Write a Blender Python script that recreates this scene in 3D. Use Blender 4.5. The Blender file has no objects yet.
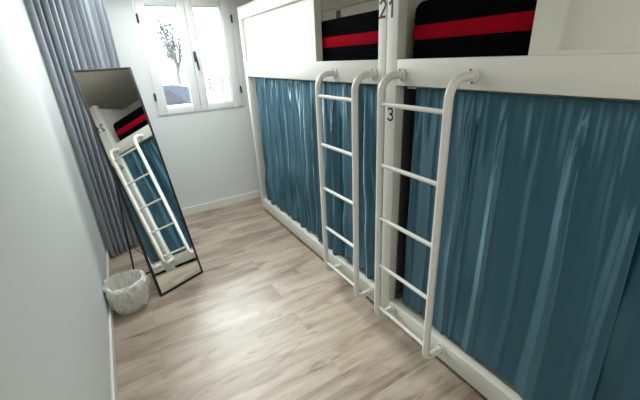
import bpy, bmesh, math, random
from mathutils import Vector, Matrix, noise

S = bpy.context.scene
COL = S.collection
random.seed(7)
pi = math.pi

# ------------------------------------------------------------------ camera
cam_d = bpy.data.cameras.new('camera')
cam = bpy.data.objects.new('camera', cam_d)
COL.objects.link(cam)
S.camera = cam
cam_d.sensor_width = 36.0
cam_d.lens = 345.657 * 36.0 / 640.0
cam_d.clip_start = 0.02
cam_d.clip_end = 400
M3 = Matrix(((0.85766185, 0.23523363, -0.45725408),
             (-0.51196166, 0.30748977, -0.80208809),
             (-0.04807714, 0.92201691, 0.38415284)))
cam.matrix_world = Matrix.Translation((-1.1979, -3.7872, 1.5598)) @ M3.to_4x4()

# ------------------------------------------------------------------ world, lights, exposure
W = bpy.data.worlds.new('overcast_sky')
S.world = W
W.use_nodes = True
wn = W.node_tree.nodes
wl = W.node_tree.links
bg = wn['Background']
tc = wn.new('ShaderNodeTexCoord')
sep = wn.new('ShaderNodeSeparateXYZ')
wl.new(tc.outputs['Generated'], sep.inputs[0])
rmp = wn.new('ShaderNodeValToRGB')
# overcast sky, brighter overhead than at the horizon
rmp.color_ramp.elements[0].position = 0.08
rmp.color_ramp.elements[0].color = (0.56, 0.59, 0.61, 1)
rmp.color_ramp.elements[1].position = 0.62
rmp.color_ramp.elements[1].color = (0.96, 0.97, 1.0, 1)
wl.new(sep.outputs[2], rmp.inputs[0])
wl.new(rmp.outputs[0], bg.inputs['Color'])
bg.inputs['Strength'].default_value = 4.2
# the sun behind thin cloud: a soft bright glow low in the sky straight out from the window
dn = wn.new('ShaderNodeVectorMath')
dn.operation = 'DOT_PRODUCT'
gd = Vector((0.04, 0.93, 0.42)).normalized()
dn.inputs[1].default_value = gd
wl.new(tc.outputs['Generated'], dn.inputs[0])
mxm = wn.new('ShaderNodeMath')
mxm.operation = 'MAXIMUM'
mxm.inputs[1].default_value = 0.0
wl.new(dn.outputs['Value'], mxm.inputs[0])
pw_ = wn.new('ShaderNodeMath')
pw_.operation = 'POWER'
pw_.inputs[1].default_value = 34.0
wl.new(mxm.outputs[0], pw_.inputs[0])
gs = wn.new('ShaderNodeMath')
gs.operation = 'MULTIPLY'
gs.inputs[1].default_value = 66.0
wl.new(pw_.outputs[0], gs.inputs[0])
bg2 = wn.new('ShaderNodeBackground')
bg2.inputs['Color'].default_value = (0.93, 0.98, 1.0, 1)
wl.new(gs.outputs[0], bg2.inputs['Strength'])
ads = wn.new('ShaderNodeAddShader')
wl.new(bg.outputs[0], ads.inputs[0])
wl.new(bg2.outputs[0], ads.inputs[1])
wl.new(ads.outputs[0], wn['World Output'].inputs['Surface'])

def area_light(name, loc, rot, sx, sy, power, color, portal=False, spread=180):
    d = bpy.data.lights.new(name, 'AREA')
    d.shape = 'RECTANGLE'
    d.size = sx
    d.size_y = sy
    d.energy = power
    d.color = color
    d.spread = math.radians(spread)
    o = bpy.data.objects.new(name, d)
    COL.objects.link(o)
    o.location = loc
    o.rotation_euler = rot
    if portal:
        d.cycles.is_portal = True
    return o

area_light('window_portal', (-0.37, 0.2, 1.62), (-pi / 2, 0, 0), 0.9, 1.1, 1, (1, 1, 1), True)
# unseen fill lights added under the ceiling, to brighten both ends of the room
area_light('ceiling_fill', (-0.8, -4.2, 2.19), (0, 0, 0), 0.5, 0.5, 5.0, (1.0, 0.93, 0.83))
area_light('ceiling_fill', (-0.75, -1.05, 2.19), (0, 0, 0), 0.9, 1.5, 13.5, (0.97, 1.0, 1.0), spread=172)

S.view_settings.view_transform = 'Standard'
S.view_settings.look = 'None'
S.view_settings.exposure = 1.15
S.view_settings.gamma = 1.0
S.cycles.diffuse_bounces = 8
S.cycles.max_bounces = 12
S.view_settings.use_curve_mapping = False

# ------------------------------------------------------------------ materials
def srgb(r, g, b):
    def f(c):
        c /= 255.0
        return c / 12.92 if c <= 0.04045 else ((c + 0.055) / 1.055) ** 2.4
    return (f(r), f(g), f(b), 1)

def mat(name, col, rough=0.5, bump=0.0, bscale=60, var=0.0, vscale=3.0, spec=0.5, sheen=0.0, metal=0.0, coat=0.0):
    m = bpy.data.materials.new(name)
    m.use_nodes = True
    n = m.node_tree.nodes
    l = m.node_tree.links
    b = n['Principled BSDF']
    b.inputs['Base Color'].default_value = col
    b.inputs['Roughness'].default_value = rough
    b.inputs['Specular IOR Level'].default_value = spec
    b.inputs['Sheen Weight'].default_value = sheen
    b.inputs['Metallic'].default_value = metal
    b.inputs['Coat Weight'].default_value = coat
    t = n.new('ShaderNodeTexCoord')
    if var > 0:
        nz = n.new('ShaderNodeTexNoise')
        nz.inputs['Scale'].default_value = vscale
        nz.inputs['Detail'].default_value = 4
        l.new(t.outputs['Object'], nz.inputs['Vector'])
        mx = n.new('ShaderNodeMix')
        mx.data_type = 'RGBA'
        mx.inputs[6].default_value = tuple(c * (1 - var) for c in col[:3]) + (1,)
        mx.inputs[7].default_value = tuple(min(1, c * (1 + var)) for c in col[:3]) + (1,)
        l.new(nz.outputs[0], mx.inputs[0])
        l.new(mx.outputs[2], b.inputs['Base Color'])
    if bump > 0:
        nz = n.new('ShaderNodeTexNoise')
        nz.inputs['Scale'].default_value = bscale
        nz.inputs['Detail'].default_value = 3
        l.new(t.outputs['Object'], nz.inputs['Vector'])
        bp = n.new('ShaderNodeBump')
        bp.inputs['Strength'].default_value = bump
        bp.inputs['Distance'].default_value = 0.002
        l.new(nz.outputs[0], bp.inputs['Height'])
        l.new(bp.outputs[0], b.inputs['Normal'])
    return m

M = {}
M['wall'] = mat('painted_wall', srgb(214, 219, 219), 0.75, 0.25, 90, 0.02, 1.5)
M['ceiling'] = mat('painted_ceiling', srgb(226, 222, 210), 0.85)
M['base'] = mat('white_baseboard', srgb(222, 222, 214), 0.45)
M['frame'] = mat('window_paint', srgb(228, 231, 230), 0.4, 0.1, 40)
M['bunk'] = mat('white_painted_wood', srgb(208, 208, 200), 0.42, 0.12, 35, 0.015, 2.5)
M['cream'] = mat('cream_wood', srgb(238, 229, 208), 0.6, 0.15, 40, 0.05, 6)
M['ladder'] = mat('white_enamel_tube', srgb(218, 217, 210), 0.28)
M['screw'] = mat('dark_screw', srgb(50, 48, 45), 0.4, metal=0.7)
M['black'] = mat('black_number_paint', srgb(16, 17, 20), 0.5)
M['blackmetal'] = mat('black_metal', srgb(18, 18, 20), 0.4)
M['hinge'] = mat('dark_grey_metal', srgb(60, 62, 64), 0.4, metal=0.3)
M['blackcloth'] = mat('black_quilted_cloth', srgb(5, 5, 8), 0.95, 0.2, 300, spec=0.04)
M['redcloth'] = mat('red_cloth', srgb(138, 3, 24), 0.9, 0.2, 300, spec=0.05)
M['sheet'] = mat('white_sheet', srgb(205, 205, 200), 0.85, 0.3, 30)
M['bin'] = mat('pale_plastic', srgb(200, 198, 190), 0.45)
M['wood'] = mat('brown_wood', srgb(140, 112, 84), 0.6)

def teal_fabric(name, base, rough):
    m = bpy.data.materials.new(name)
    m.use_nodes = True
    n = m.node_tree.nodes
    l = m.node_tree.links
    b = n['Principled BSDF']
    b.inputs['Base Color'].default_value = base
    b.inputs['Roughness'].default_value = rough
    b.inputs['Specular IOR Level'].default_value = 1.0
    b.inputs['IOR'].default_value = 1.68
    b.inputs['Anisotropic'].default_value = 0.95
    tg = n.new('ShaderNodeCombineXYZ')
    tg.inputs[2].default_value = 1.0
    l.new(tg.outputs[0], b.inputs['Tangent'])
    b.inputs['Specular Tint'].default_value = (0.50, 0.86, 0.98, 1)
    b.inputs['Sheen Weight'].default_value = 0.0
    b.inputs['Sheen Roughness'].default_value = 0.4
    b.inputs['Sheen Tint'].default_value = (0.5, 0.8, 0.95, 1)
    t = n.new('ShaderNodeTexCoord')
    mp = n.new('ShaderNodeMapping')
    mp.inputs['Scale'].default_value = (500, 500, 900)
    l.new(t.outputs['Object'], mp.inputs['Vector'])
    nz = n.new('ShaderNodeTexNoise')
    nz.inputs['Scale'].default_value = 1
    l.new(mp.outputs[0], nz.inputs['Vector'])
    bp = n.new('ShaderNodeBump')
    bp.inputs['Strength'].default_value = 0.04
    bp.inputs['Distance'].default_value = 0.0006
    l.new(nz.outputs[0], bp.inputs['Height'])
    l.new(bp.outputs[0], b.inputs['Normal'])
    return m
M['teal'] = teal_fabric('teal_satin', srgb(26, 66, 86), 0.47)
M['greycurtain'] = mat('blue_grey_cloth', srgb(164, 171, 179), 0.8, 0.3, 400, sheen=0.2)

def glass_mat():
    m = bpy.data.materials.new('window_glass')
    m.use_nodes = True
    n = m.node_tree.nodes
    l = m.node_tree.links
    n.remove(n['Principled BSDF'])
    tr = n.new('ShaderNodeBsdfTransparent')
    tr.inputs[0].default_value = (0.96, 0.985, 0.98, 1)
    gl = n.new('ShaderNodeBsdfGlossy')
    gl.inputs['Roughness'].default_value = 0.02
    fr = n.new('ShaderNodeFresnel')
    fr.inputs[0].default_value = 1.3
    mx = n.new('ShaderNodeMixShader')
    l.new(fr.outputs[0], mx.inputs[0])
    l.new(tr.outputs[0], mx.inputs[1])
    l.new(gl.outputs[0], mx.inputs[2])
    l.new(mx.outputs[0], n['Material Output'].inputs[0])
    return m
M['glass'] = glass_mat()

def mirror_mat():
    m = bpy.data.materials.new('mirror_glass')
    m.use_nodes = True
    b = m.node_tree.nodes['Principled BSDF']
    b.inputs['Base Color'].default_value = (0.90, 0.92, 0.90, 1)
    b.inputs['Metallic'].default_value = 1
    b.inputs['Roughness'].default_value = 0.0
    return m
M['mirror'] = mirror_mat()

def bag_mat():
    m = bpy.data.materials.new('translucent_bag_plastic')
    m.use_nodes = True
    n = m.node_tree.nodes
    l = m.node_tree.links
    b = n['Principled BSDF']
    b.inputs['Base Color'].default_value = srgb(246, 245, 240)
    b.inputs['Roughness'].default_value = 0.3
    tr = n.new('ShaderNodeBsdfTransparent')
    mx = n.new('ShaderNodeMixShader')
    mx.inputs[0].default_value = 0.7
    l.new(tr.outputs[0], mx.inputs[1])
    l.new(b.outputs[0], mx.inputs[2])
    l.new(mx.outputs[0], n['Material Output'].inputs[0])
    t = n.new('ShaderNodeTexCoord')
    nz = n.new('ShaderNodeTexNoise')
    nz.inputs['Scale'].default_value = 28
    nz.inputs['Detail'].default_value = 5
    l.new(t.outputs['Object'], nz.inputs['Vector'])
    bp = n.new('ShaderNodeBump')
    bp.inputs['Strength'].default_value = 0.9
    bp.inputs['Distance'].default_value = 0.01
    l.new(nz.outputs[0], bp.inputs['Height'])
    l.new(bp.outputs[0], b.inputs['Normal'])
    return m
M['bag'] = bag_mat()

def floor_mat():
    m = bpy.data.materials.new('greyed_oak_planks')
    m.use_nodes = True
    n = m.node_tree.nodes
    l = m.node_tree.links
    b = n['Principled BSDF']
    t = n.new('ShaderNodeTexCoord')
    br = n.new('ShaderNodeTexBrick')
    br.offset = 0.37
    br.inputs['Color1'].default_value = (0, 0, 0, 1)
    br.inputs['Color2'].default_value = (1, 1, 1, 1)
    br.inputs['Mortar'].default_value = (0.5, 0.5, 0.5, 1)
    br.inputs['Scale'].default_value = 1
    br.inputs['Mortar Size'].default_value = 0.0012
    br.inputs['Mortar Smooth'].default_value = 0.2
    br.inputs['Brick Width'].default_value = 1.28
    br.inputs['Row Height'].default_value = 0.19
    l.new(t.outputs['Object'], br.inputs['Vector'])
    # per plank offset of the grain
    mul = n.new('ShaderNodeVectorMath')
    mul.operation = 'MULTIPLY'
    mul.inputs[1].default_value = (7.3, 3.1, 11.0)
    l.new(br.outputs['Color'], mul.inputs[0])
    add = n.new('ShaderNodeVectorMath')
    l.new(t.outputs['Object'], add.inputs[0])
    l.new(mul.outputs[0], add.inputs[1])
    def grain(sx, sy, scale, detail, dist):
        mp = n.new('ShaderNodeMapping')
        mp.inputs['Scale'].default_value = (sx, sy, 1)
        l.new(add.outputs[0], mp.inputs['Vector'])
        nz = n.new('ShaderNodeTexNoise')
        nz.inputs['Scale'].default_value = scale
        nz.inputs['Detail'].default_value = detail
        nz.inputs['Distortion'].default_value = dist
        l.new(mp.outputs[0], nz.inputs['Vector'])
        return nz
    g1 = grain(0.9, 4.6, 1.5, 5, 1.2)
    g2 = grain(2.0, 34.0, 2.2, 6, 0.3)
    r1 = n.new('ShaderNodeValToRGB')
    e = r1.color_ramp.elements
    e[0].position = 0.25
    e[0].color = srgb(128, 111, 97)
    e[1].position = 0.72
    e[1].color = srgb(190, 177, 162)
    x = r1.color_ramp.elements.new(0.5)
    x.color = srgb(167, 153, 138)
    l.new(g1.outputs[0], r1.inputs[0])
    r2 = n.new('ShaderNodeValToRGB')
    r2.color_ramp.elements[0].position = 0.34
    r2.color_ramp.elements[0].color = (0.80, 0.77, 0.74, 1)
    r2.color_ramp.elements[1].position = 0.66
    r2.color_ramp.elements[1].color = (1, 1, 1, 1)
    l.new(g2.outputs[0], r2.inputs[0])
    mx = n.new('ShaderNodeMix')
    mx.data_type = 'RGBA'
    mx.blend_type = 'MULTIPLY'
    mx.inputs[0].default_value = 0.6
    l.new(r1.outputs[0], mx.inputs[6])
    l.new(r2.outputs[0], mx.inputs[7])
    # darker cathedral figure and knots here and there
    g3 = grain(2.4, 9.0, 1.3, 3, 1.5)
    r4 = n.new('ShaderNodeValToRGB')
    r4.color_ramp.elements[0].position = 0.56
    r4.color_ramp.elements[0].color = (1, 1, 1, 1)
    r4.color_ramp.elements[1].position = 0.72
    r4.color_ramp.elements[1].color = (0.66, 0.60, 0.55, 1)
    l.new(g3.outputs[0], r4.inputs[0])
    mk = n.new('ShaderNodeMix')
    mk.data_type = 'RGBA'
    mk.blend_type = 'MULTIPLY'
    mk.inputs[0].default_value = 1
    l.new(mx.outputs[2], mk.inputs[6])
    l.new(r4.outputs[0], mk.inputs[7])
    mx = mk
    # plank tone
    r3 = n.new('ShaderNodeValToRGB')
    r3.color_ramp.elements[0].color = (0.88, 0.87, 0.86, 1)
    r3.color_ramp.elements[1].color = (1.08, 1.08, 1.07, 1)
    l.new(br.outputs['Color'], r3.inputs[0])
    m2 = n.new('ShaderNodeMix')
    m2.data_type = 'RGBA'
    m2.blend_type = 'MULTIPLY'
    m2.inputs[0].default_value = 1
    l.new(mx.outputs[2], m2.inputs[6])
    l.new(r3.outputs[0], m2.inputs[7])
    m3 = n.new('ShaderNodeMix')
    m3.data_type = 'RGBA'
    m3.inputs[7].default_value = srgb(104, 92, 82)
    fm = n.new('ShaderNodeMath')
    fm.operation = 'MULTIPLY'
    fm.inputs[1].default_value = 0.45
    l.new(br.outputs['Fac'], fm.inputs[0])
    l.new(fm.outputs[0], m3.inputs[0])
    l.new(m2.outputs[2], m3.inputs[6])
    l.new(m3.outputs[2], b.inputs['Base Color'])
    b.inputs['Roughness'].default_value = 0.38
    b.inputs['Specular IOR Level'].default_value = 0.45
    bp = n.new('ShaderNodeBump')
    bp.inputs['Strength'].default_value = 0.25
    bp.inputs['Distance'].default_value = 0.002
    l.new(g2.outputs[0], bp.inputs['Height'])
    l.new(bp.outputs[0], b.inputs['Normal'])
    return m
M['floor'] = floor_mat()

# outdoor materials
M['pavement'] = mat('pale_pavement', srgb(150, 152, 150), 0.9, 0, 1, 0.08, 0.6)
M['carpaint'] = mat('blue_grey_car_paint', srgb(52, 60, 76), 0.5)
M['carglass'] = mat('car_glass', srgb(18, 24, 34), 0.3)
M['tyre'] = mat('tyre_rubber', srgb(30, 30, 32), 0.8)
M['bark'] = mat('tree_bark', srgb(104, 100, 99), 0.9, 0.5, 20)
M['leaf'] = mat('grey_green_leaves', srgb(92, 100, 99), 0.8)
M['grass'] = mat('yellow_green_grass', srgb(96, 118, 26), 0.9, 0, 1, 0.2, 8)
M['galv'] = mat('galvanised_metal', srgb(110, 114, 118), 0.5)

# ------------------------------------------------------------------ mesh helpers
def world_loc(o):
    v = Vector((0, 0, 0))
    while o is not None:
        v += o.location
        o = o.parent
    return v

def build(name, bm, mats, parent=None, smooth=True, local=False):
    if not isinstance(mats, (list, tuple)):
        mats = [mats]
    if parent is not None and not local:
        bmesh.ops.translate(bm, verts=bm.verts, vec=-world_loc(parent))
    bmesh.ops.recalc_face_normals(bm, faces=bm.faces)
    me = bpy.data.meshes.new(name)
    bm.to_mesh(me)
    bm.free()
    for m in mats:
        me.materials.append(m)
    if smooth:
        for p in me.polygons:
            p.use_smooth = True
        try:
            me.set_sharp_from_angle(angle=math.radians(38))
        except Exception:
            pass
    o = bpy.data.objects.new(name, me)
    COL.objects.link(o)
    if parent is not None:
        o.parent = parent
    return o

def thing(name, label, cat, loc=(0, 0, 0), group=None):
    o = bpy.data.objects.new(name, None)
    COL.objects.link(o)
    o.location = loc
    o.empty_display_size = 0.1
    o['label'] = label
    o['category'] = cat
    if group:
        o['group'] = group
    return o

def tag(o, label, cat, group=None):
    o['label'] = label
    o['category'] = cat
    if group:
        o['group'] = group
    return o

def struct(name, bm, m, parent=None, smooth=False):
    o = build(name, bm, m, parent, smooth)
    if parent is None:
        o['kind'] = 'structure'
    return o

def box(bm, x0, x1, y0, y1, z0, z1, bevel=0.0, mi=0, seg=2):
    t = bmesh.new()
    vs = [t.verts.new((x, y, z)) for x in (x0, x1) for y in (y0, y1) for z in (z0, z1)]
    for f in ((0, 1, 3, 2), (4, 6, 7, 5), (0, 4, 5, 1), (2, 3, 7, 6), (0, 2, 6, 4), (1, 5, 7, 3)):
        t.faces.new([vs[i] for i in f])
    bmesh.ops.recalc_face_normals(t, faces=t.faces)
    if bevel > 0:
        bmesh.ops.bevel(t, geom=list(t.edges), offset=bevel, segments=seg, affect='EDGES', profile=0.5)
    for f in t.faces:
        f.material_index = mi
    me = bpy.data.meshes.new('tmp')
    t.to_mesh(me)
    t.free()
    n0 = len(bm.faces)
    bm.from_mesh(me)
    bpy.data.meshes.remove(me)
    bm.faces.ensure_lookup_table()
    for f in bm.faces[n0:]:
        f.material_index = mi
    return bm

def B(*a, **k):
    return box(bmesh.new(), *a, **k)

def tube(bm, pts, r, seg=14, closed=False, cap=True, mi=0):
    pts = [Vector(p) for p in pts]
    n = len(pts)
    rings = []
    up = None
    for i, p in enumerate(pts):
        if closed:
            d = (pts[(i + 1) % n] - pts[i - 1]).normalized()
        else:
            d = (pts[min(i + 1, n - 1)] - pts[max(i - 1, 0)]).normalized()
        if up is None:
            up = Vector((0, 0, 1)) if abs(d.z) < 0.9 else Vector((1, 0, 0))
        a = (up - d * up.dot(d)).normalized()
        up = a
        b = d.cross(a)
        rr = r[i] if isinstance(r, (list, tuple)) else r
        rings.append([bm.verts.new(p + a * math.cos(2 * pi * k / seg) * rr + b * math.sin(2 * pi * k / seg) * rr) for k in range(seg)])
    m = n if closed else n - 1
    for i in range(m):
        A, C = rings[i], rings[(i + 1) % n]
        for k in range(seg):
            f = bm.faces.new((A[k], A[(k + 1) % seg], C[(k + 1) % seg], C[k]))
            f.material_index = mi
    if cap and not closed:
        bm.faces.new(rings[0][::-1]).material_index = mi
        bm.faces.new(rings[-1]).material_index = mi
    return bm

def rounded_path(pts, rad, seg=8):
    pts = [Vector(p) for p in pts]
    out = [pts[0]]
    for i in range(1, len(pts) - 1):
        a, b, c = pts[i - 1], pts[i], pts[i + 1]
        r = rad[i - 1] if isinstance(rad, (list, tuple)) else rad
        p0 = b + (a - b).normalized() * r
        p1 = b + (c - b).normalized() * r
        for k in range(seg + 1):
            t = k / seg
            out.append(p0 * (1 - t) ** 2 + b * 2 * t * (1 - t) + p1 * t * t)
    out.append(pts[-1])
    return out

# ------------------------------------------------------------------ the room
XL, XR, YB, YF, H = -1.526, 0.97, 0.0, -4.75, 2.22
WX0, WX1, WZ0, WZ1 = -0.824, 0.087, 1.083, 2.15
fl = struct('floor', B(XL - 0.15, XR + 0.15, YF - 0.15, YB + 0.2, -0.1, 0.0), M['floor'])
struct('ceiling', B(XL - 0.15, XR + 0.15, YF - 0.15, YB + 0.2, H, H + 0.1), M['ceiling'])
struct('wall_left', B(XL - 0.15, XL, YF - 0.15, YB + 0.2, 0, H), M['wall'])
struct('wall_right', B(XR, XR + 0.15, YF - 0.15, YB + 0.2, 0, H), M['wall'])
bm = bmesh.new()
box(bm, XL, WX0, YB, YB + 0.2, 0, H)
box(bm, WX1, XR, YB, YB + 0.2, 0, H)
box(bm, WX0, WX1, YB, YB + 0.2, 0, WZ0)
box(bm, WX0, WX1, YB, YB + 0.2, WZ1, H)
struct('wall_back', bm, M['wall'])
struct('wall_front', B(XL, XR, YF - 0.15, YF, 0, H), M['wall'])
struct('baseboard_back', B(XL + 0.014, XR, YB - 0.014, YB, 0, 0.088, bevel=0.003), M['base'])
struct('baseboard_left', B(XL, XL + 0.014, YF, YB, 0, 0.075, bevel=0.003), M['base'])

# window: frame (structure) with two casements
win = struct('window_1', bmesh.new(), M['frame'])
win.name = 'window_1'
def ring(bm, x0, x1, z0, z1, w, y0, y1, bevel=0.003, wb=None):
    wb = w if wb is None else wb
    box(bm, x0, x0 + w, y0, y1, z0, z1, bevel)
    box(bm, x1 - w, x1, y0, y1, z0, z1, bevel)
    box(bm, x0 + w, x1 - w, y0, y1, z0, z0 + wb, bevel)
    box(bm, x0 + w, x1 - w, y0, y1, z1 - w, z1, bevel)
    return bm
bm = ring(bmesh.new(), WX0, WX1, WZ0, WZ1, 0.022, -0.004, 0.07)
bmf = build('window_frame', bm, M['frame'], win)
SEAMX = -0.389
def casement(x0, x1, px0, px1, hinge_x):
    bm = bmesh.new()
    y0, y1 = -0.014, 0.045
    z0, z1, p0, p1 = WZ0 + 0.012, WZ1 - 0.012, 1.163, 2.051
    box(bm, x0, px0, y0, y1, z0, z1, 0.004)
    box(bm, px1, x1, y0, y1, z0, z1, 0.004)
    box(bm, px0, px1, y0, y1, z0, p0, 0.004)
    box(bm, px0, px1, y0, y1, p1, z1, 0.004)
    # glazing bead
    ring(bm, px0, px1, p0, p1, 0.012, 0.006, 0.03, 0.002)
    c = build('casement', bm, M['frame'], win)
    build('window_pane', B(px0 + 0.008, px1 - 0.008, 0.016, 0.020, p0 + 0.008, p1 - 0.008), M['glass'], c, smooth=False)
    for hz in (1.27, 1.945):
        t = bmesh.new()
        tube(t, [(hinge_x, -0.020, hz - 0.036), (hinge_x, -0.020, hz + 0.036)], 0.008, 10)
        box(t, hinge_x - 0.010, hinge_x + 0.010, -0.0165, -0.012, hz - 0.03, hz + 0.03)
        build('hinge', t, M['hinge'], c)
    return c
casement(WX0 + 0.018, SEAMX - 0.0015, -0.725, -0.461, WX0 + 0.018)
c2 = casement(SEAMX + 0.0015, WX1 - 0.045, -0.320, -0.050, WX1 - 0.040)
bm = B(WX1 - 0.043, WX1 - 0.022, -0.006, 0.05, WZ0 + 0.012, WZ1 - 0.012, bevel=0.002)
build('frame_strip', bm, M['frame'], win)
t = bmesh.new()
box(t, -0.383, -0.357, -0.024, -0.012, 1.565, 1.66, 0.004)
tube(t, [(-0.370, -0.020, 1.60), (-0.370, -0.052, 1.60)], 0.009, 12)
tube(t, rounded_path([(-0.370, -0.052, 1.612), (-0.366, -0.058, 1.56), (-0.360, -0.055, 1.485)], 0.03), [0.010] * 10 + [0.007], 12)
build('window_handle', t, M['hinge'], c2)

# ------------------------------------------------------------------ bunk beds
def arc(cx, cz, rx, rz, a0, a1, n=14):
    return [(cx + rx * math.cos(math.radians(a0 + (a1 - a0) * k / n)), cz + rz * math.sin(math.radians(a0 + (a1 - a0) * k / n))) for k in range(n + 1)]

DIGITS = {
    '1': [[(0.10, 0.76), (0.62, 1.0), (0.62, 0.0)]],
    '2': [arc(0.5, 0.72, 0.42, 0.28, 170, -35) + [(0.08, 0.03), (0.98, 0.03)]],
    '3': [arc(0.46, 0.75, 0.40, 0.25, 160, -90) + arc(0.46, 0.26, 0.46, 0.26, 90, -160)],
    '4': [[(0.72, 0.0), (0.72, 1.0), (0.05, 0.30), (1.0, 0.30)]],
}

def number(ch, parent, y_left, y_right, z0, z1):
    """painted digit on the front face x=0, read from the corridor (left = +y)"""
    w = (z1 - z0) * 0.08
    bm = bmesh.new()
    for st in DIGITS[ch]:
        P = [Vector((y_left + (y_right - y_left) * a, z0 + (z1 - z0) * c)) for a, c in st]
        rows = []
        for i, p in enumerate(P):
            d0 = (p - P[i - 1]).normalized() if i else (P[1] - p).normalized()
            d1 = (P[i + 1] - p).normalized() if i < len(P) - 1 else d0
            m = (d0 + d1)
            m = m.normalized() if m.length > 0.3 else d0
            nrm = Vector((-m.y, m.x))
            k = w / max(0.45, abs(nrm.dot(Vector((-d0.y, d0.x)))))
            a, c = p + nrm * k, p - nrm * k
            rows.append([bm.verts.new((x, q.x, q.y)) for x in (-0.0014, 0.0006) for q in (a, c)])
        for A, C in zip(rows, rows[1:]):
            for i, j in ((0, 1), (1, 3), (3, 2), (2, 0)):
                bm.faces.new((A[i], A[j], C[j], C[i]))
        for A in (rows[0], rows[-1]):
            bm.faces.new((A[0], A[1], A[3], A[2]))
    return build('number', bm, M['black'], parent, smooth=False)

D = 0.055
XBK = 0.93
def bunk(label, ya, yb, pwa, pwb, op0, op1, pan0, pan1, lad0, lad1):
    """ya > yb ends along y; pwa/pwb post widths; opening op0>op1; panel pan0>pan1"""
    root = thing('bunk_bed', label, 'bunk bed', (D / 2, (ya + yb) / 2, 0), 'white bunk beds along the right wall')
    for (y0, y1) in ((ya - pwa, ya), (yb, yb + pwb)):
        build('post', B(0, D, y0, y1, 0, 2.0, bevel=0.003), M['bunk'], root)
        build('post', B(XBK - 0.05, XBK, y0, y1, 0, 2.0, bevel=0.003), M['bunk'], root)
    ia, ib = ya - pwa, yb + pwb
    build('bottom_rail', B(0.002, 0.050, ib, ia, 0.03, 0.142, bevel=0.003), M['bunk'], root)
    build('cross_beam', B(0.001, 0.050, ib, ia, 1.412, 1.528, bevel=0.003), M['bunk'], root)
    build('back_rail', B(XBK - 0.04, XBK - 0.01, ib, ia, 1.412, 1.528, bevel=0.003), M['bunk'], root)
    build('back_rail', B(XBK - 0.04, XBK - 0.01, ib, ia, 0.03, 0.165, bevel=0.003), M['bunk'], root)
    for (y0, y1) in ((ya - 0.03, ya - 0.01), (yb + 0.01, yb + 0.03)):
        build('end_rail', B(D, XBK - 0.05, y0, y1, 1.412, 1.528, bevel=0.003), M['bunk'], root)
        build('end_rail', B(D, XBK - 0.05, y0, y1, 0.03, 0.165, bevel=0.003), M['bunk'], root)
    build('bed_deck', B(0.05, XBK - 0.04, ib, ia, 1.462, 1.48), M['cream'], root)
    build('bed_deck', B(0.05, XBK - 0.04, ib, ia, 0.10, 0.118), M['cream'], root)
    # privacy board above the beam, with a recessed field
    b0, b1 = (ia, op0) if pan0 > op0 else (op1, ib)
    bm = bmesh.new()
    zb, zt = 1.541, 1.900
    box(bm, 0.002, 0.050, b1, b0, zt, 2.0, 0.002)
    box(bm, 0.002, 0.050, pan0, b0, 1.528, zt, 0.0)
    box(bm, 0.002, 0.050, b1, pan1, 1.528, zt, 0.0)
    box(bm, 0.002, 0.050, pan1, pan0, 1.528, zb, 0.0)
    box(bm, 0.020, 0.045, pan1, pan0, zb, zt, 0.0)
    build('privacy_board', bm, M['bunk'], root)
    bm = bmesh.new()
    for z in [1.53 + 0.11 * i for i in range(5)]:
        box(bm, XBK - 0.05, XBK - 0.035, ib, ia, z, z + 0.106, 0.002)
    build('back_panel', bm, M['cream'], root)
    for (y0, y1) in ((ya - 0.020, ya - 0.008), (yb + 0.008, yb + 0.020)):
        build('end_board', B(D, XBK - 0.05, y0, y1, 1.53, 1.98, bevel=0.002), M['bunk'], root)
    # curtain rod
    bm = tube(bmesh.new(), [(0.071, ib, 1.398), (0.071, ia, 1.398)], 0.006, 10)
    build('curtain_rod', bm, M['ladder'], root)
    # ladder
    bm = bmesh.new()
    for y in (lad0, lad1):
        tube(bm, rounded_path([(-0.006, y, 1.462), (-0.122, y, 1.462), (-0.122, y, 0.110), (-0.006, y, 0.110)], [0.085, 0.055], 12), 0.0175, 16)
    lad = build('ladder', bm, M['ladder'], root)
    for z in (1.342, 1.052, 0.762, 0.477, 0.190):
        build('rung', tube(bmesh.new(), [(-0.122, lad0, z), (-0.122, lad1, z)], 0.0105, 12), M['ladder'], lad)
    for y in (lad0, lad1):
        for z in (1.462, 0.110):
            bm = tube(bmesh.new(), [(-0.008, y, z), (-0.0005, y, z)], 0.028, 24)
            f = build('mounting_flange', bm, M['ladder'], lad)
            for s in (-1, 1):
                bm = bmesh.new()
                tube(bm, [(-0.0105, y + s * 0.006, z + s * 0.0225), (-0.007, y + s * 0.006, z + s * 0.0225)], 0.0038, 8)
                build('screw', bm, M['screw'], f)
    return root

bunk1 = bunk('white bunk bed nearer the window, digit 2 on its front post', -0.356, -2.399, 0.052, 0.058,
             -1.730, -2.341, -0.418, -1.662, -1.945, -2.310)
bunk2 = bunk('white bunk bed nearer the viewer, digit 1 on its front post', -2.402, -4.45, 0.074, 0.060,
             -2.476, -3.090, -3.178, -4.33, -2.515, -2.895)
number('2', bunk1, -2.349, -2.393, 1.712, 1.784)
number('4', bunk1, -2.352, -2.396, 1.243, 1.303)
number('1', bunk2, -2.412, -2.450, 1.706, 1.778)
number('3', bunk2, -2.424, -2.464, 1.243, 1.303)
bm = B(0.075, 0.115, -2.60, -2.535, 1.355, 1.405, bevel=0.003)
build('curtain_bracket', bm, M['cream'], bunk2)
build('gap_shade_sheet', B(0.055, XBK - 0.05, -2.485, -2.478, 0.165, 1.41), M['hinge'], bunk2)  # dark sheet added to stand in for the shaded interior beside the curtain
bm = B(0.865, 0.885, -0.72, -0.66, 1.88, 1.95, bevel=0.004)
build('back_clip', bm, M['wood'], bunk1)

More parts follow.
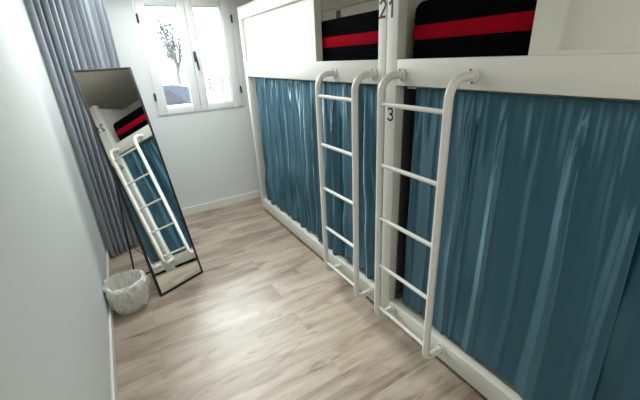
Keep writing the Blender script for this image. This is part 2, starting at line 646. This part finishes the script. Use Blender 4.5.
# mattresses in black covers with a red band
def mattress(label, y0, y1, group, zb=1.482, h=0.285):
    x0, x1 = 0.066, 0.86
    def prof(z):
        # inset from the outline at height z: rounded top and bottom edges
        r = 0.05
        if z < r:
            return r - math.sqrt(max(0, r * r - (r - z) ** 2))
        if z > h - r:
            q = z - (h - r)
            return r - math.sqrt(max(0, r * r - q * q))
        return 0.0
    def outline(ins, cr=0.06, seg=8):
        pts = []
        c = max(0.02, cr - ins)
        X0, X1, Y0, Y1 = x0 + ins, x1 - ins, y0 + ins, y1 - ins
        for (cx, cy, a0) in ((X1 - c, Y1 - c, 0), (X0 + c, Y1 - c, pi / 2), (X0 + c, Y0 + c, pi), (X1 - c, Y0 + c, 1.5 * pi)):
            for k in range(seg + 1):
                a = a0 + k / seg * pi / 2
                pts.append((cx + c * math.cos(a), cy + c * math.sin(a)))
        return pts
    bm = bmesh.new()
    zs = [0, 0.006, 0.015, 0.03, 0.05, 0.10, 0.15, 0.19, h - 0.05, h - 0.035, h - 0.02, h - 0.008, h]
    rings = [[bm.verts.new((x, y, zb + z)) for x, y in outline(prof(z))] for z in zs]
    n = len(rings[0])
    for i in range(len(rings) - 1):
        for k in range(n):
            bm.faces.new((rings[i][k], rings[i][(k + 1) % n], rings[i + 1][(k + 1) % n], rings[i + 1][k]))
    bm.faces.new(rings[0][::-1])
    bm.faces.new(rings[-1])
    o = build('mattress', bm, M['blackcloth'])
    tag(o, label, 'mattress', group)
    bm = bmesh.new()
    za, zc = zb + 0.124, zb + 0.182
    rr = [[bm.verts.new((x, y, z)) for x, y in outline(-d)] for z, d in ((za, 0.0005), (za + 0.004, 0.003), ((za + zc) / 2, 0.004), (zc - 0.004, 0.003), (zc, 0.0005))]
    for i in range(4):
        for k in range(n):
            bm.faces.new((rr[i][k], rr[i][(k + 1) % n], rr[i + 1][(k + 1) % n], rr[i + 1][k]))
    build('red_band', bm, M['redcloth'], o)
    for z in (zb + 0.088, zb + 0.206):
        bm = tube(bmesh.new(), [(x, y, z) for x, y in outline(-0.001)], 0.0035, 8, closed=True)
        build('piping', bm, M['blackcloth'], o)
    return o
mattress('black mattress with red side band in the upper bunk nearer the window', -2.375 + 0.05, -0.43, 'upper bunk mattresses')
mattress('black mattress with red side band in the upper bunk nearer the viewer', -4.38, -2.478, 'upper bunk mattresses')

def low_mattress(label, y0, y1):
    o = build('mattress', B(0.092, 0.86, y0, y1, 0.119, 0.30, bevel=0.04, seg=5), M['sheet'])
    return tag(o, label, 'mattress', 'lower bunk mattresses')
low_mattress('white sheeted mattress behind the teal curtains of the window end lower bunk', -2.33, -0.42)
low_mattress('white sheeted mattress behind the teal curtains of the near lower bunk', -4.37, -2.50)

# ------------------------------------------------------------------ teal curtains
def smooth(t):
    t = max(0.0, min(1.0, t))
    return t * t * (3 - 2 * t)

def curtain(label, y0, y1, seed, folds, xb, ztop=1.402, zbot=0.172, hemamp=0.015, drift=None, group='teal curtains of the lower bunks', ruffle=0.005, wave=(0.125, 0.024), ridge='soft', bulge=0.012):
    """hangs in the plane x = xb from y0 (far) to y1 (near); folds = list of (pos 0..1, width m, height m, slant, start t)"""
    L = abs(y1 - y0)
    nu, nv = int(L * 330), 64
    bm = bmesh.new()
    grid = []
    for j in range(nv + 1):
        t = (j / nv) ** 1.15
        row = []
        for i in range(nu + 1):
            s = i / nu
            d = 0.0
            sw = s * L
            for (fp, fw, fh, sl, st) in folds:
                c = fp * L + sl * t + 0.012 * noise.noise(Vector((fp * 31 + seed, t * 2.2, 0)))
                w = fw * (0.6 + 0.5 * t)
                q = abs(sw - c) / w
                if q < 2.6:
                    if ridge == 'soft':
                        g = math.exp(-q * q * 1.3)
                    else:
                        # long slope towards the window, steeper fall on the near side
                        e = (sw - c) / w
                        e = -e / 1.9 if e < 0 else e / 1.0
                        g = max(0.0, math.sqrt((1 - min(1, e)) ** 2 + 0.004) - 0.063)
                    d += fh * g * smooth((t - st) / 0.18 + 0.25)
            d += 0.012 * noise.noise(Vector((sw * 1.9 + seed, t * 0.9, seed))) * smooth(t * 3)
            d += 0.0012 * noise.noise(Vector((sw * 12 + seed, t * 3.5, seed)))
            pw = 2 * pi * sw / wave[0] + 2.6 * noise.noise(Vector((sw * 4.0, t * 0.9, seed + 20))) + 1.2 * noise.noise(Vector((sw * 11, t * 1.6, seed + 30)))
            aw = wave[1] * (0.75 + 0.9 * noise.noise(Vector((sw * 5.0, t * 0.8, seed + 40))))
            d += aw * math.sin(pw) * (0.25 + 0.75 * smooth(t * 3.5))
            # gathers under the rod
            g = math.exp(-t * 13.0)
            ph = sw * 2 * pi * 24 + 2.4 * noise.noise(Vector((sw * 9, seed, 0)))
            d += ruffle * (0.5 + 0.5 * math.sin(ph)) * g * (0.6 + noise.noise(Vector((sw * 14, seed, 3))))
            ph2 = sw * 2 * pi * 11 + 3.0 * noise.noise(Vector((sw * 5, seed, 9)))
            d += ruffle * 1.3 * max(0, math.sin(ph2)) ** 2 * math.exp(-((t - 0.09) / 0.09) ** 2)
            d += bulge * noise.noise(Vector((sw * 7.5, t * 4.2, seed + 60))) * smooth((t - 0.3) * 1.8)
            # pleats running down from the header
            for (k1, a1, tl) in ((17, 1.0, 0.10), (9, 1.5, 0.22)):
                q = sw * k1 * 2 + 1.3 * noise.noise(Vector((sw * 6, seed, k1)))
                fr = abs((q % 1.0) - 0.5) * 2
                hh = 0.6 + 0.8 * noise.noise(Vector((math.floor(q) * 1.7, seed, k1 + 0.5)))
                d += ruffle * a1 * max(0, hh) * (1 - fr) ** 2 * math.exp(-t / (tl * (0.55 if ridge == 'sharp' else 1))) * smooth(t / 0.03)
            x = xb - d
            x = max(x, 0.006 if t > 0.93 or t < 0.02 else -0.012 - 0.025 * smooth((t - 0.1) * 4) * smooth((0.93 - t) * 8))
            x = min(x, xb + 0.012)
            z = ztop + (zbot - ztop) * t
            if j == nv or t > 0.8:
                hem = hemamp * (noise.noise(Vector((sw * 4.2, seed, 5))) + 0.5 * noise.noise(Vector((sw * 13, seed, 7))))
                z = max(z + hem * smooth((t - 0.8) / 0.2), 0.147)
            y = y0 + (y1 - y0) * s
            if drift:
                y += drift(s, t)
            row.append(bm.verts.new((x, y, z)))
        grid.append(row)
    for j in range(nv):
        for i in range(nu):
            bm.faces.new((grid[j][i], grid[j][i + 1], grid[j + 1][i + 1], grid[j + 1][i]))
    o = build('curtain', bm, M['teal'])
    for p in o.data.polygons:
        p.use_smooth = True
    tag(o, label, 'curtain', group)
    md = o.modifiers.new('thickness', 'SOLIDIFY')
    md.thickness = 0.0012
    md.offset = 1
    return o

def rnd_folds(n, seed, w=(0.012, 0.03), h=(0.012, 0.03), slant=0.05):
    r = random.Random(seed)
    out = []
    for i in range(n):
        out.append(((i + 0.5 + r.uniform(-0.32, 0.32)) / n, r.uniform(*w), r.uniform(*h), r.uniform(-slant, slant), r.choice([0.02, 0.04, 0.08, 0.2])))
    return out
curtain('teal curtain of many narrow bright folds at the window end of the lower bunk', -0.465, -1.435, 1.0,
        rnd_folds(4, 5, (0.010, 0.022), (0.014, 0.022)), 0.050, hemamp=0.03, zbot=0.158, ruffle=0.007, bulge=0.05)
curtain('teal curtain behind the ladder nearer the window', -1.440, -2.335, 2.0,
        rnd_folds(3, 9, (0.010, 0.022), (0.014, 0.022)), 0.050, hemamp=0.03, zbot=0.16, ruffle=0.006, bulge=0.045)
f2 = [(0.05, 0.02, 0.010, 0, 0.1), (0.16, 0.016, 0.008, 0.0, 0.1), (0.335, 0.022, 0.019, 0.0, 0.0), (0.40, 0.014, 0.008, -0.01, 0.02),
      (0.51, 0.020, 0.017, 0.0, 0.0), (0.665, 0.016, 0.006, 0.0, 0.0), (0.79, 0.022, 0.021, 0.0, 0.0), (0.90, 0.02, 0.006, 0.01, 0.1), (0.965, 0.018, 0.010, -0.01, 0.2)]
curtain('large teal curtain with wide soft folds behind the ladder nearer the viewer', -2.562, -3.465, 3.0, f2, 0.050,
        hemamp=0.022, zbot=0.158, bulge=0.01, wave=(0.45, 0.003), ridge='sharp', drift=lambda s, t: (-0.055 * t if s > 0.5 else 0.0) * smooth((s - 0.5) * 2) + (0.02 * t * (1 - s)))
curtain('dark teal curtain at the right edge, half hidden by the large teal curtain', -3.42, -4.38, 4.0,
        [(0.15, 0.04, 0.012, 0, 0.1), (0.35, 0.03, 0.014, 0, 0), (0.6, 0.03, 0.014, 0, 0), (0.8, 0.03, 0.014, 0, 0)], 0.086, hemamp=0.02, zbot=0.31, wave=(0.25, 0.008))

# ------------------------------------------------------------------ blue-grey window curtain
def side_curtain():
    pts0 = Vector((-1.505, -0.545))
    pts1 = Vector((-1.062, -0.33))
    L = (pts1 - pts0).length
    dirv = (pts1 - pts0).normalized()
    nrm = Vector((dirv.y, -dirv.x))
    nu, nv = 300, 40
    bm = bmesh.new()
    grid = []
    for j in range(nv + 1):
        t = j / nv
        row = []
        for i in range(nu + 1):
            s = i / nu
            ph = s * 2 * pi * 11 + 1.6 * noise.noise(Vector((s * 5, t * 0.7, 2.0))) + 0.8 * s
            amp = 0.05 * (0.75 + 0.5 * noise.noise(Vector((s * 7, 0.3 * t, 4.0))))
            k = math.sin(ph)
            d = amp * (abs(k) ** 0.7) * (1 if k > 0 else -1)
            d += 0.006 * math.sin(s * 2 * pi * 23 + 2 * t)
            q = pts0 + dirv * (s * L) + nrm * d
            z = 2.15 + (0.018 - 2.15) * t + 0.006 * math.sin(s * 40) * (t > 0.95)
            row.append(bm.verts.new((max(q.x, XL + 0.005), q.y, z)))
        grid.append(row)
    for j in range(nv):
        for i in range(nu):
            bm.faces.new((grid[j][i], grid[j][i + 1], grid[j + 1][i + 1], grid[j + 1][i]))
    o = build('curtain', bm, M['greycurtain'])
    tag(o, 'long blue-grey curtain gathered in the left corner beside the window', 'curtain')
    md = o.modifiers.new('thickness', 'SOLIDIFY')
    md.thickness = 0.0015
    return o
side_curtain()
rail = build('curtain_rail', tube(bmesh.new(), [(XL, -0.555, 2.165), (-1.0, -0.303, 2.165)], 0.012, 12), M['ladder'])
tag(rail, 'white rail above the blue-grey curtain by the left wall', 'curtain rail')

# ------------------------------------------------------------------ leaning floor mirror
mir = thing('floor_mirror', 'tall black framed floor mirror leaning on its stand by the left wall', 'mirror', (-1.20363, -1.40379, 0))
ANG, MW, MH, LEAN = 0.40423, 0.36575, 1.5963, 0.23307
R1 = Matrix.Rotation(ANG, 4, 'Z')
R2 = R1 @ Matrix.Rotation(-LEAN, 4, 'X')      # local x along width, z up the mirror, -y is the front
def mbuild(name, bm, m, parent=None, mt=R2):
    bmesh.ops.transform(bm, matrix=mt, verts=bm.verts)
    return build(name, bm, m, parent or mir, local=True)
LIFT = 0.006
bm = bmesh.new()
fw = 0.014
box(bm, 0, fw, 0.0, 0.024, LIFT, MH, 0.001)
box(bm, MW - fw, MW, 0.0, 0.024, LIFT, MH, 0.001)
box(bm, fw, MW - fw, 0.0, 0.024, LIFT, LIFT + fw, 0.001)
box(bm, fw, MW - fw, 0.0, 0.024, MH - fw, MH, 0.001)
mbuild('mirror_frame', bm, M['blackmetal'])
mbuild('mirror_glass', B(fw, MW - fw, 0.004, 0.008, LIFT + fw, MH - fw), M['mirror'])
mbuild('back_board', B(fw, MW - fw, 0.009, 0.018, LIFT + fw, MH - fw), M['blackmetal'])
# rear strut: U-shaped, hinged on the back at 0.9 m, foot on the floor
def mir_pt(x, y, z):
    return R2 @ Vector((x, y, z))
hz = 0.90
hl = mir_pt(0.012, 0.030, hz)
hr = mir_pt(MW - 0.012, 0.030, hz)
back = R1 @ Vector((0, 1, 0))
fl_ = R1 @ Vector((0.012, 0, 0)) + back * 0.385 + Vector((0, 0, 0.007))
fr_ = R1 @ Vector((MW - 0.012, 0, 0)) + back * 0.385 + Vector((0, 0, 0.007))
bm = tube(bmesh.new(), rounded_path([hl, fl_, fr_, hr], 0.02), 0.0065, 10)
build('rear_stand', bm, M['blackmetal'], mir, local=True)
bm = bmesh.new()
a = mir_pt(0.03, 0.03, 0.30)
b = hl.lerp(fl_, 0.62)
tube(bm, [a, b], 0.003, 8)
build('stay_bar', bm, M['blackmetal'], mir, local=True)

# ------------------------------------------------------------------ waste bin with bag
def waste_bin():
    cx, cy = -1.402, -1.385
    t = thing('waste_bin', 'small round waste bin lined with a crumpled plastic bag against the left wall', 'bin', (cx, cy, 0))
    bm = bmesh.new()
    prof = [(0.0, 0.004), (0.088, 0.004), (0.092, 0.0), (0.096, 0.006), (0.116, 0.19), (0.121, 0.196), (0.121, 0.203), (0.112, 0.203), (0.110, 0.19), (0.090, 0.012), (0.0, 0.012)]
    n = 40
    rings = []
    for r, z in prof:
        if r == 0:
            rings.append([bm.verts.new((0, 0, z))])
        else:
            rings.append([bm.verts.new((r * math.cos(2 * pi * k / n), r * math.sin(2 * pi * k / n), z)) for k in range(n)])
    for i in range(len(rings) - 1):
        A, C = rings[i], rings[i + 1]
        for k in range(n):
            k2 = (k + 1) % n
            if len(A) == 1:
                bm.faces.new((A[0], C[k2], C[k]))
            elif len(C) == 1:
                bm.faces.new((A[k], A[k2], C[0]))
            else:
                bm.faces.new((A[k], A[k2], C[k2], C[k]))
    build('bin_body', bm, M['bin'], t, local=True)
    # bag liner: inside bottom, up over the rim and down the outside in a crumpled skirt
    bm = bmesh.new()
    n = 200
    path = [(0.02, 0.03, 0.3), (0.07, 0.035, 0.6), (0.092, 0.07, 0.8), (0.099, 0.12, 0.8), (0.105, 0.17, 0.6), (0.112, 0.205, 0.5), (0.120, 0.222, 0.6),
            (0.131, 0.220, 0.8), (0.137, 0.20, 1.0), (0.140, 0.17, 1.2), (0.139, 0.14, 1.4), (0.134, 0.11, 1.4), (0.128, 0.08, 1.3), (0.121, 0.055, 1.2), (0.114, 0.04, 1.0)]
    rings = []
    for j, (r, z, w) in enumerate(path):
        row = []
        for k in range(n):
            a = 2 * pi * k / n
            v = Vector((math.cos(a) * 2.2, math.sin(a) * 2.2, j * 0.28 + 0.5 * math.sin(a * 2)))
            d = 0.010 * w * noise.noise(v * 1.6) + 0.016 * w * (0.4 - 2 * abs(noise.noise(v * 2.6))) + 0.004 * w * (0.5 - 2 * abs(noise.noise(v * 8.0)))
            d -= 0.008 * (j > 5)
            bulge = 0.012 * w * max(0, math.cos(a - 0.2)) if j > 5 else 0
            rr = r + d + bulge
            zz = z + 0.026 * w * noise.noise(Vector((math.cos(a) * 2.6, math.sin(a) * 2.6, j * 0.2 + 9)))
            px = rr * math.cos(a)
            row.append(bm.verts.new((max(px, XL + 0.016 - cx), rr * math.sin(a), max(0.004, zz))))
        rings.append(row)
    c = bm.verts.new((0, 0, 0.028))
    for k in range(n):
        bm.faces.new((c, rings[0][k], rings[0][(k + 1) % n]))
    for i in range(len(rings) - 1):
        for k in range(n):
            k2 = (k + 1) % n
            bm.faces.new((rings[i][k], rings[i][k2], rings[i + 1][k2], rings[i + 1][k]))
    o = build('bag_liner', bm, M['bag'], t, local=True)
    o['label'] = 'crumpled translucent plastic bag'
waste_bin()

# ------------------------------------------------------------------ outdoors
GZ = -0.5
struct('ground', B(-30, 60, 0.6, 90, GZ - 0.2, GZ), M['pavement'])
o = build('grass_patch', B(3.6, 6.6, 16.2, 20.3, GZ, GZ + 0.05), M['grass'])
o['kind'] = 'stuff'
tag(o, 'yellow-green grass strip seen through the right window pane', 'grass')

def car():
    cx, cy = -0.70, 8.6
    t = thing('car', 'blue-grey parked car outside the left window pane', 'car', (cx, cy, GZ))
    L, Wd = 4.2, 1.75
    side = [(-2.1, 0.35), (-2.12, 0.62), (-2.0, 0.82), (-1.15, 0.98), (-0.55, 1.40), (0.1, 1.48), (1.25, 1.50), (1.72, 1.40), (2.0, 0.98), (2.1, 0.7), (2.08, 0.35)]
    bm = bmesh.new()
    secs = []
    for q, ins in ((-Wd / 2, 0.10), (-Wd / 2 + 0.06, 0.0), (Wd / 2 - 0.06, 0.0), (Wd / 2, 0.10)):
        row = []
        for x, z in side:
            tum = 0.16 * max(0, (z - 0.9) / 0.5) * (1 if q > 0 else -1)
            row.append(bm.verts.new((x * (1 - 0.01 * (ins > 0)), q - tum, z - ins * 0.3 * (z > 0.5))))
        secs.append(row)
    n = len(side)
    for i in range(3):
        for k in range(n):
            bm.faces.new((secs[i][k], secs[i][(k + 1) % n], secs[i + 1][(k + 1) % n], secs[i + 1][k]))
    bm.faces.new(secs[0][::-1])
    bm.faces.new(secs[-1])
    build('car_body', bm, M['carpaint'], t, local=True)
    for s in (-1,):
        for xa, xb2 in ((-0.95, 0.05), (0.12, 1.55)):
            yq = s * (Wd / 2 + 0.004)
            bm = bmesh.new()
            z0, z1 = 0.98, 1.34
            xa2 = xa + (0.42 if xa < -0.5 else 0)
            xb3 = xb2 - (0.42 if xb2 > 1 else 0)
            pts = [(xa, z0), (xb2, z0), (xb3, z1), (xa2, z1)]
            vs = []
            for d in (0.0, 0.03):
                vs.append([bm.verts.new((x, yq - s * 0.16 * (max(0, (z - 0.9)) / 0.5) + s * 0.01 - s * d, z)) for x, z in pts])
            bm.faces.new(vs[0])
            bm.faces.new(vs[1][::-1])
            for k in range(4):
                bm.faces.new((vs[0][k], vs[1][k], vs[1][(k + 1) % 4], vs[0][(k + 1) % 4]))
            build('side_window', bm, M['carglass'], t, local=True)
    for x in (-1.3, 1.3):
        for y in (-0.78, 0.78):
            bm = tube(bmesh.new(), [(x, y - 0.1, 0.32), (x, y + 0.1, 0.32)], 0.32, 24)
            build('wheel', bm, M['tyre'], t, local=True)
car()

def tree():
    cx, cy = 1.72, 13.5
    t = thing('tree', 'pale sparse tree outside the left window pane', 'tree', (cx, cy, GZ))
    r = random.Random(3)
    bm = bmesh.new()
    tube(bm, [(0, 0, 0), (0.05, 0, 0.9), (0.0, 0, 1.6), (0.1, 0, 2.1)], [0.11, 0.09, 0.08, 0.06], 10)
    ends = []
    for k in range(14):
        a = r.uniform(0, 2 * pi)
        h = r.uniform(2.6, 3.8)
        w = r.uniform(0.2, 0.75)
        e = Vector((0.1 + w * math.cos(a), w * math.sin(a), h))
        tube(bm, [(0.05, 0, r.uniform(1.5, 2.1)), (0.1 + w * 0.5 * math.cos(a), w * 0.5 * math.sin(a), (h + 1.9) / 2), e], [0.04, 0.025, 0.012], 6)
        ends.append(e)
    build('trunk', bm, M['bark'], t, local=True)
    bm = bmesh.new()
    for k in range(4200):
        e = r.choice(ends)
        c = e + Vector((r.gauss(0, 0.14), r.gauss(0, 0.14), r.gauss(-0.15, 0.28)))
        s = r.uniform(0.03, 0.065)
        q = Matrix.Rotation(r.uniform(0, 6), 3, Vector((r.uniform(-1, 1), r.uniform(-1, 1), r.uniform(-1, 1))).normalized())
        vs = [bm.verts.new(c + q @ Vector(p) * s) for p in ((-1, 0, 0), (0, 0.45, 0.1), (1, 0, 0), (0, -0.45, 0.1))]
        bm.faces.new(vs)
    build('crown', bm, M['leaf'], t, local=True)
tree()

fe = thing('guard_rail', 'grey horizontal railing beyond the grass outside the right pane', 'railing', (6.0, 21.6, GZ))
for z in (0.35, 0.62, 0.90):
    build('rail', B(-3.0, 5.0, -0.04, 0.04, z, z + 0.09, bevel=0.01), M['galv'], fe, local=True)
for k in range(5):
    build('rail_post', B(-2.9 + k * 1.9, -2.8 + k * 1.9, -0.04, 0.04, 0, 1.0, bevel=0.01), M['galv'], fe, local=True)
for nm, x, h in (('left', 4.98, 2.55), ('right', 5.66, 2.65)):
    t = bmesh.new()
    tube(t, [(x, 20.6, GZ), (x, 20.6, GZ + h)], 0.07, 12)
    tube(t, [(x, 20.6, GZ + h), (x, 20.6, GZ + h + 0.12)], [0.13, 0.09], 12)
    o = build('bollard_pole', t, M['galv'])
    tag(o, 'grey pole outside the right window pane, the %s one of the pair' % nm, 'pole', 'poles outside')
o = bpy.data.objects.get('ground')
